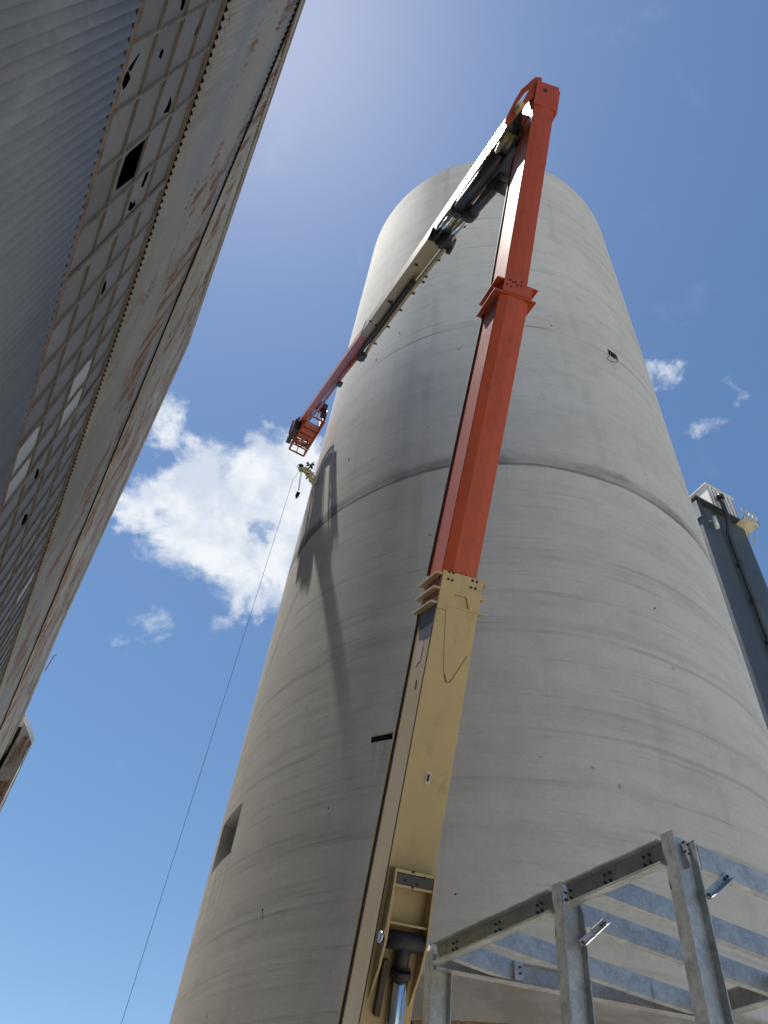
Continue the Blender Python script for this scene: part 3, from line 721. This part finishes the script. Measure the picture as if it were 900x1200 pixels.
for px, py in ((516.5, 672), (515.5, 676), (500, 683), (498, 688)):
    sd_, t_ = base.side(px, py); o = base.P(.002, sd_, t_); bt.cyl(o, o-base.fd*.01, .014, 10)
build_each(bt, 'bolt_hole', 'bolt', fo)
# doubler plate with V shaped foot
dp = [base.front(*p) for p in ((519.5, 778), (520.5, 790), (523, 800), (526, 799.5), (530, 795), (547, 769), (551, 735), (531, 700), (523, 703))]
mb = MB(); mb.prism([base.P(f, -.007, t_) for f, t_ in dp], base.sd*.006); mb.build('doubler_plate', 'cream', bo)
mb = MB(); wl_ = [base.P(f, -.004, t_) for f, t_ in dp[1:6]]; mb.tube(wl_, .0055, 6); mb.build('weld_bead', 'edge', bo)
f, t_ = base.front(501.5, 911.5); mb = MB(); mb.box(base.P(f-.024, -.006, t_-.06), base.fd*.048, base.sd*.005, base.b*.12); so_ = mb.build('hatch_frame', 'plate', bo)
mb = MB(); mb.box(base.P(f-.011, -.009, t_-.035), base.fd*.024, base.sd*.004, base.b*.07); mb.build('slot', 'bolt', so_)
# decals and a flat grey patch on the left face
def decal(s, pts, name, m, par, off=.004):
    q = [s.side(*p) for p in pts]; mb = MB(); mb.prism([s.P(-off, d, t_) for d, t_ in q], s.fd*(off-.001)); return mb.build(name, m, par)
decal(base, [(491.5, 722), (511, 708), (508, 727), (493, 738.5), (490.5, 736)], 'grey_patch', 'patch', bo)
decal(base, [(490.5, 754), (493, 750), (496, 750.5), (496.5, 756), (494.5, 764), (493, 774), (490, 776.5), (488, 781), (486.5, 779.5), (488.5, 771), (489, 763)], 'oval_decal', 'pink', bo)
decal(base, [(487.5, 798), (488.8, 797), (487.5, 806), (486, 807)], 'slot', 'bolt', bo)
# --- cylinder bracket on the underside
yt, yb = 1014, 1170
tt, tb_ = base.tpx(yt), base.tpx(yb)
br = MB(); out = .20
def bplate(f0): 
    tm = base.tpx(1092)
    return [base.P(f0, -.002, tt), base.P(f0, -out*.75, tt), base.P(f0, -out*1.15, tm), base.P(f0, -out*.85, tm-.25), base.P(f0, -.01, tb_), base.P(f0, -.002, tb_)]
for f0 in (.035, .425): br.prism(bplate(f0), base.fd*.022)
br.box(base.P(.057, -.002, tt-.03), base.fd*.368, -base.sd*out*.75, base.b*.03)
br.box(base.P(.057, -.002, base.tpx(1034)), base.fd*.368, -base.sd*out*.8, base.b*.022)
br.box(base.P(.057, -.002, base.tpx(1076)), base.fd*.368, -base.sd*out*.9, base.b*.018)
bro = br.build('cylinder_bracket', 'cream', bo, bevel=.003)
mb = MB(); mb.box(base.P(.06, -.03, base.tpx(1033)), base.fd*.362, -base.sd*(out*.78-.03), base.b*(base.tpx(1018)-base.tpx(1033)-.006)); mb.build('rubber_pad', 'darkgrey', bro)
mb = MB()
for px, py in ((484, 1022), (475, 1032), (489, 1037), (483, 1040), (498, 1029)):
    f, t_ = base.front(px, py, out*.76); o = base.P(f, -out*.79, t_); mb.cyl(o, o-base.sd*.012, .012, 8)
build_each(mb, 'bolt', 'bolt', bro)
ta = base.tpx(1094); ax = base.P(0, -out*.72, ta)
mb = MB(); mb.cyl(ax+base.fd*.062, ax+base.fd*.42, .082, 24); 
cylo = None
rod_top = ax+base.fd*.24; rod_px = at(452, 1290, 6.75); rd = (rod_px-rod_top).normalized()
mb.cyl(rod_top, rod_top+rd*.26, .075, 24, .06); mb.cyl(rod_top+rd*.24, rod_top+rd*.30, .095, 24)
lc = mb.build('lift_cylinder_head', 'black', lift)
mb = MB(); mb.cyl(rod_top+rd*.30, rod_top+rd*1.9, .078, 28); mb.build('rod', 'chrome', lc)
mb = MB(); mb.cyl(rod_top+rd*1.6, rod_top+rd*3.0, .13, 28); mb.build('barrel', 'darkgrey', lc)
mb = MB()
for f0, f1 in ((.0, .034), (.448, .485)): mb.cyl(ax+base.fd*f0, ax+base.fd*f1, .05, 16)
build_each(mb, 'pin', 'chrome', lc)
mb = MB(); mb.box(base.P(.10, -.012, tb_-.1), base.fd*.05, -base.sd*.09, base.b*.45); mb.box(base.P(.30, -.012, tb_-.1), base.fd*.05, -base.sd*.12, base.b*.42); build_each(mb, 'stiffener', 'edge', bro)
# --- orange middle section (folded front)
mo = sect(mid, -.35, mid.L, [(0, 0), (.12, -.03), (.285, -.03), (.41, 0), (.41, .56), (0, .56)], 'middle_boom', 'orange')
mb = MB(); mb.box(mid.P(-.02, .545, 0.02), mid.fd*.018, mid.sd*.03, mid.b*(mid.L-.1)); mb.build('edge_shadow', 'rededge', mo)
fm = MB()
for tq in (mid.tpx(343)+.0, mid.tpx(329)): flange(mid, tq, .085, .085, .045, .06, .022, fm)
fo = fm.build('collar', 'orange', mo, bevel=.003)
t0 = mid.tpx(343); t1 = mid.tpx(329)
fm = MB(); fm.box(mid.P(.02, -.056, t0+.022), mid.fd*.40, mid.sd*.02, mid.b*(t1-t0-.022)); fm.build('wear_pad_plate', 'orange', fo)
bt = MB()
for px, py in ((598, 328), (601, 331), (594, 333), (599, 336), (606, 335), (611, 331), (611, 336), (604, 331)):
    f, t_ = mid.front(px, py, .05); o = mid.P(f, -.055, t_); bt.cyl(o, o-mid.sd*.012, .013, 8)
build_each(bt, 'bolt_hole', 'bolt', fo)
# --- orange fly section and its head
fo_ = sect(fly, -.4, fly.L, [(0, 0), (.10, -.012), (.225, -.012), (.315, 0), (.315, .66), (0, .66)], 'fly_boom', 'orange')
mb = MB(); mb.box(fly.P(-.016, .645, 0), fly.fd*.014, fly.sd*.025, fly.b*(fly.L-.8)); mb.build('edge_shadow', 'rededge', fo_)
mb = MB(); mb.prism([fly.P(-.012, -.022, fly.L-.42), fly.P(.335, -.022, fly.L-.42), fly.P(.335, .68, fly.L-.42), fly.P(-.012, .68, fly.L-.42)], fly.b*.46)
ho = mb.build('boom_head', 'orange', fo_, bevel=.006)
mb = MB(); o = fly.P(.13, -.018, fly.L-.11); mb.cyl(o, o-fly.sd*.012, .03, 12); build_each(mb, 'bolt_hole', 'bolt', ho)
mb = MB(); mb.box(fly.P(.336, .02, fly.L-.42), fly.fd*.035, fly.sd*.4, fly.b*.44); mb.build('side_plate', 'orange', ho, bevel=.004)
mb = MB(); mb.cyl(fly.P(.315, .1, fly.L-1.35), fly.P(.34, .1, fly.L-1.35), .03, 10); build_each(mb, 'bolt', 'orange', fo_)
# --- folded arm
R0 = at(601, 139, 11.45); R1 = at(348, 497, 39.3)
ad = (R1-R0).normalized(); AL = (R1-R0).length
def adep(px, py):
    k = ((px-601)*(348-601)+(py-139)*(497-139))/((348-601)**2+(497-139)**2); return 1/((1-k)/11.45 + k/39.3)
hv = sv - ray(560, 190); nl = (hv-ad*hv.dot(ad)).normalized(); vv = ray(480, 320); vp = (vv-ad*vv.dot(ad)).normalized()
nf = ad.cross(nl); nf = nf if nf.dot(vp) < 0 else -nf
ang = radians(5); nl, nf = (nl*cos(ang)+nf*sin(ang)), (nf*cos(ang)-nl*sin(ang))
def Aq(x, y, t): return R0 - nl*x - nf*y + ad*t       # x across front face, y away from camera
def apos(px, py, off=0.): return at(px, py, adep(px, py)-off)
def tarm(px, py): return (on_plane(px, py, R0, nf)-R0).dot(ad)
T1 = tarm(424, 392)
def abox(t0, t1, x0, x1, y0, y1, name, m, par, bev=.006):
    mb = MB(); mb.prism([Aq(x0, y0, t0), Aq(x1, y0, t0), Aq(x1, y1, t0), Aq(x0, y1, t0)], ad*(t1-t0)); return mb.build(name, m, par, bevel=bev)
ao = abox(.35, T1, 0, .33, 0, .40, 'upper_arm', 'cream', lift)
ae = abox(T1-.6, AL, .025, .305, .03, .37, 'arm_extension', 'redorange', lift)
abox(T1-.12, T1+.02, -.012, .342, -.012, .412, 'collar', 'cream', ao)
# bolts and marks on the underside of the arm
mb = MB()
for px, py in ((488, 310), (456, 353), (458.5, 353), (459, 356), (434, 376), (441, 381), (496, 330)):
    q = on_plane(px, py, R0, nf); mb.cyl(q, q+nf*.02, .045, 8)
build_each(mb, 'bolt', 'bolt', ao)
# hose track and rail along the right side
def along(pts, off, r, name, m, par, n=8):
    mb = MB(); mb.tube([apos(*p, off) for p in pts], r, n); return mb.build(name, m, par)
rail = along([(541, 262), (519, 294), (500, 318), (477, 347), (455, 377), (436, 402), (424, 421)], .1, .055, 'hose_rail', 'cream', ao)
mb = MB()
for k in range(9):
    s_ = k/8; q = apos(541+(424-541)*s_, 262+(421-262)*s_, .12); mb.box(q-nl*-.0-ad*.03, -nl*.09, nf*.05, ad*.05)
build_each(mb, 'rail_clip', 'darkgrey', rail)
ch = MB(); cpts = []
for k in range(69):
    s_ = k/68; cpts.append(apos(485+(421-485)*s_, 329+(414-329)*s_, .16))
ch.tube(cpts, [.075 if k % 2 else .045 for k in range(69)], 8)
ch.build('cable_chain', 'black', ao)
er = along([(424, 412), (405, 436), (388, 459), (372, 481), (362, 492)], .15, .06, 'extension_rail', 'redorange', ae)
mb = MB()
for p in ((423, 413), (395.5, 446.5), (420, 415)): q = apos(*p, .2); mb.box(q-ad*.18, -nl*.2, nf*.14, ad*.4)
build_each(mb, 'roller', 'black', ae)
# pair of dark cylinders below the arm, chrome rods showing
for (a0, a1, c1, r_, off) in (((590, 176), (536, 246), (512, 277), .112, .22), ((592, 204), (550, 252), (521, 283), .105, .26)):
    p = apos(*a0, off*.6); q = apos(*a1, off); e = apos(*c1, off*.75)
    mb = MB(); mb.cyl(p, q, r_, 22); d = (q-p).normalized(); mb.cyl(q-d*.16, q+d*.05, r_*1.28, 22)
    cy = mb.build('arm_cylinder', 'darkgrey', lift)
    mb = MB(); mb.cyl(q, e, r_*.70, 20); mb.build('rod', 'chrome', cy)
    mb = MB(); mb.cyl(e-nl*.16, e+nl*.16, .13, 14); mb.cyl(e-nl*.1-ad*.14, e+nl*.1-ad*.14, .11, 12); mb.cyl(e-nl*.2+ad*.05, e-nl*.12+ad*.05, .17, 12); mb.build('rod_pin', 'black', cy)
# hoses, links and dark ironwork in the elbow
mb = MB()
for k in range(7):
    o = .05*k
    mb.tube([apos(614-k*1.2, 150+k*2, .05+o), apos(606-k*2.0, 172+k*2, .12+o*.8), apos(592-k*2, 190+k*2.2, .2), apos(578-k*2, 206+k*2, .1)], .028, 8)
build_each(mb, 'hose', 'black', ao)
mb = MB()
mb.prism([apos(613, 128, .1), apos(609, 160, .1), apos(601, 205, .1), apos(590, 215, .1), apos(583, 202, .1), apos(597, 160, .1)], -nl*-.12+nf*.05)
mb.build('elbow_link', 'darkgrey', lift)
mb = MB(); q = apos(590, 219, .3); mb.cyl(q-nl*.12, q+nl*.12, .12, 16); mb.build('elbow_pin', 'darkgrey', lift)
mb = MB()
for (p, q) in (((611, 122), (595, 145)), ((598, 155), (590, 168)), ((603, 160), (596, 172)), ((590, 163), (583, 178))):
    mb.tube([apos(*p, .22), apos(*q, .22)], .045, 10)
build_each(mb, 'link_rod', 'cream', lift)
# orange elbow bracket carrying the arm: two side cheeks and a curved back
pm = fly.b.cross(ad).normalized(); pc_ = fly.P(.17, .3, fly.L-.3)
CH = [(635, 91), (628, 90), (624, 93), (617.5, 99), (611, 104.5), (603, 118), (595.5, 133), (591, 143), (594.5, 147), (600, 141), (607, 131), (614, 126), (620, 118), (634, 110)]
IN = [(621, 103), (615, 108), (607, 119), (601, 131), (606, 128), (613, 118)]
def bpos(p, d): return at(*p, bdep(p[1])+d)
mb = MB()
for d0 in (.12, .42):
    ring = [bpos(p, d0) for p in CH]; back = V(M @ V((0, 0, -1)))*.03
    lp = [[V((p[0], -p[1], 0)) for p in CH], [V((p[0], -p[1], 0)) for p in IN]]
    flat = ring + [bpos(p, d0) for p in IN]
    i0 = len(mb.v); mb.v += flat; mb.v += [q+back for q in flat]; n_ = len(flat)
    for tri in tessellate_polygon(lp):
        mb.f.append([i0+k for k in tri]); mb.f.append([i0+n_+k for k in tri][::-1]); mb.sm += [False]*2
    for st, cnt in ((0, len(CH)), (len(CH), len(IN))):
        for k in range(cnt): a_, b_ = i0+st+k, i0+st+(k+1) % cnt; mb.f.append([a_, b_, b_+n_, a_+n_]); mb.sm.append(False)
bk = [bpos(p, .12) for p in CH[2:8]]; bk2 = [bpos(p, .45) for p in CH[2:8]]
for k in range(5): mb.prism([bk[k], bk[k+1], bk2[k+1], bk2[k]], (M @ V((.012, -.008, 0))))
mb.build('elbow_bracket', 'orange', lift)
# --- basket
ZB = at(355.7, 534.6, 39.2).z; Ab = atz(339, 526, ZB); Bb = atz(355.7, 534.6, ZB); Cb = atz(379.8, 495, ZB); ld = (Cb-Bb); sh = (Ab-Bb); Db = Ab+ld
bas = None
mb = MB(); 
def rect_tube(z, r, mb, inset=0):
    q = [p+UP*z for p in (Ab, Bb, Cb, Db)]
    for k in range(4): mb.tube([q[k], q[(k+1) % 4]], r, 8)
rect_tube(0, .05, mb); 
for k in range(1, 6): mb.tube([Ab+ld*k/6, Bb+ld*k/6], .03, 6)
bas = mb.build('basket', 'orange', lift)
mb = MB(); ins = .06
e1_ = sh.normalized(); e2_ = ld.normalized()
for (s0_, s1_) in ((.20, .30), (.36, .80), ): mb.box(Bb+ld*s0_+e1_*.05+UP*.02, e1_*(sh.length-.1), ld*(s1_-s0_), UP*.025)
build_each(mb, 'floor_plate', 'redorange', bas)
mb = MB(); rect_tube(1.1, .032, mb); rect_tube(.6, .024, mb)
for k in range(7):
    for P_ in (Ab, Bb): mb.tube([P_+ld*k/6, P_+ld*k/6+UP*1.1], .026, 6)
for P_ in (Ab, Db): mb.tube([P_-sh*.5, P_-sh*.5+UP*1.1], .026, 6)
mb.build('guard_rail', 'orange', bas)
mb = MB()
for (s0_, s1_, z0, z1, P_) in ((.0, .32, .08, .95, Ab), (.45, 1., .05, .5, Ab), (.55, 1., .05, .55, Bb)): mb.box(P_+ld*s0_-e1_*.04, ld*(s1_-s0_), UP*z0*0+UP*(z1-z0), e1_*.03)
build_each(mb, 'mesh_panel', 'redorange', bas)
mb = MB(); mb.box(Db-sh*.9+UP*.75-e2_*.05, sh*.8, e2_*.30, UP*.42); mb.box(Cb+UP*.2+e2_*.02, e1_*.3, e2_*.12, UP*.3); build_each(mb, 'control_box', 'black', bas)
mb = MB(); mb.box(Db-sh*.7+UP*1.17, sh*.35, e2_*.2, UP*.1); mb.build('console_cover', 'white', bas)
mb = MB(); mb.box(Ab+ld*.30+e1_*.02+UP*.05, e1_*.34, ld*.22, UP*.8); mb.box(Ab+ld*.08+e1_*.1+UP*.1, e1_*.22, ld*.25, UP*.45); build_each(mb, 'rotator', 'black', bas)
mb = MB()
mb.tube([Bb+ld*.38+UP*-.02, Bb+ld*.18+e1_*.45-UP*.06, Ab+ld*.25-UP*.06], .03, 6); mb.tube([Ab+ld*.32-UP*.06, Bb+ld*.42+e1_*.25-UP*.08, Bb+ld*.22+e1_*.1-UP*.05], .03, 6); build_each(mb, 'hose', 'black', bas)
mb = MB(); tip = Aq(.16, .3, AL); mb.bar(tip-ad*.3, Ab+ld*.38+e1_*.25+UP*.55, .3, .35); mb.bar(Ab+ld*.3+e1_*.3+UP*.2, Ab+ld*.3+e1_*.3+UP*1.3, .16, .2); mb.build('basket_mount', 'redorange', lift)
# --- turntable and chassis below the picture
bz = base.P(.25, .2, t_lo)
mb = MB(); mb.box((bz.x-.55, bz.y-.25, 1.05), (.9, 0, 0), (0, 1.6, 0), (0, 0, .55)); mb.prism([(bz.x-.3, bz.y-.15, 1.6), (bz.x+.3, bz.y-.15, 1.6), (bz.x+.3, bz.y+.5, bz.z+.5), (bz.x-.3, bz.y+.5, bz.z+.5)], (0, .25, 0)); mb.build('turntable', 'cream', lift, bevel=.02)
mb = MB(); mb.box((bz.x-1.2, bz.y-1.3, .55), (1.8, 0, 0), (0, 4.2, 0), (0, 0, .48)); chs = mb.build('chassis', 'darkgrey', lift, bevel=.02)
for xx in (bz.x-1.32, bz.x+.72):
    for yy in (bz.y-.7, bz.y+2.3):
        mb = MB(); mb.cyl((xx-.17, yy, .5), (xx+.17, yy, .5), .5, 28); wo = mb.build('wheel', 'black', lift, bevel=.03)
        mb = MB(); mb.cyl((xx-.175, yy, .5), (xx+.175, yy, .5), .26, 20); mb.build('rim', 'cream', wo)

# ------------------------------------------------------------------ hoist bracket on the far left flank, block and rope
HD = 34.8
def hp_(px, py, d=0.): return at(px, py, HD+d)
hb = thing('hoist_bracket', hp_(366, 566), 'small pale yellow lattice bracket with green webbing jutting from the concrete tower', 'bracket')
mb = MB(); ch1 = [(371, 562), (364, 552), (358, 548), (350, 549)]; ch2 = [(366.5, 568), (361, 558), (356.5, 553), (351, 552)]
for dz in (0, .35):
    for c in (ch1, ch2): mb.tube([hp_(*p, dz) for p in c], .045, 6)
    for k in range(4):
        mb.tube([hp_(*ch1[k], dz), hp_(*ch2[k], dz)], .035, 6)
        if k < 3: mb.tube([hp_(*ch1[k], dz), hp_(*ch2[k+1], dz)], .03, 6)
for k in range(4): mb.tube([hp_(*ch1[k], 0), hp_(*ch1[k], .35)], .035, 6); mb.tube([hp_(*ch2[k], 0), hp_(*ch2[k], .35)], .035, 6)
mb.build('lattice', 'paleyellow', hb)
random.seed(3)
mb = MB()
for (cx_, cy_, rx, ry, nn) in ((363.5, 545, 3, 2.2, 8), (351.5, 548, 4, 1.8, 9), (357.5, 551, 3, 2.2, 5), (361, 557, 2, 3, 2)):
    for _ in range(nn):
        q = hp_(cx_+random.gauss(0, rx*.5), cy_+random.gauss(0, ry*.5), random.uniform(-.1, .4)); d = V((random.gauss(0, 1), random.gauss(0, 1), random.gauss(0, 1))).normalized()
        e = d.orthogonal().normalized(); mb.box(q, d*.2, e*.09, d.cross(e)*.03)
mb.build('webbing', 'green', hb)
mb = MB()
for _ in range(34):
    s_ = random.random(); q = hp_(358+10*s_+random.gauss(0, 1), 551+14*s_+random.gauss(0, 1), random.uniform(-.1, .3)); d = V((random.gauss(0, 1), random.gauss(0, 1), random.gauss(0, 1))).normalized(); e = d.orthogonal().normalized(); mb.box(q, d*.16, e*.1, d.cross(e)*.03)
build_each(mb, 'clamp', 'paleyellow', hb)
mb = MB(); q = hp_(349, 579); mb.tube([hp_(354, 553), hp_(351.6, 566), hp_(350.2, 575)], .012, 5); mb.tube([hp_(352.6, 553), hp_(350.5, 566), hp_(349.6, 575)], .012, 5)
zdir = (hp_(350.4, 575.5)-hp_(347, 584)).normalized()
mb.cyl(hp_(350.2, 576.5), hp_(347.6, 582), .085, 12); mb.cyl(hp_(347.8, 581.5), hp_(346.8, 584.2), .05, 10)
tag(mb.build('hook_block', 'black'), 'small black hook block hanging on two thin lines below the yellow bracket', 'hook block')
mb = MB(); a_ = hp_(343.5, 562); b_ = at(142, 1200, 22.5); pts = []
for k in range(41):
    s_ = k/40*1.35; p = a_ + (b_-a_)*s_; p.z -= .35*math.sin(min(s_, 1)*pi)*0; pts.append(p)
    if p.z < .3: break
mb.tube([hp_(350.5, 552.5)] + pts, .008, 5); tag(mb.build('rope', 'rope'), 'long thin rope hanging from the yellow bracket down past the lower left sky', 'rope')
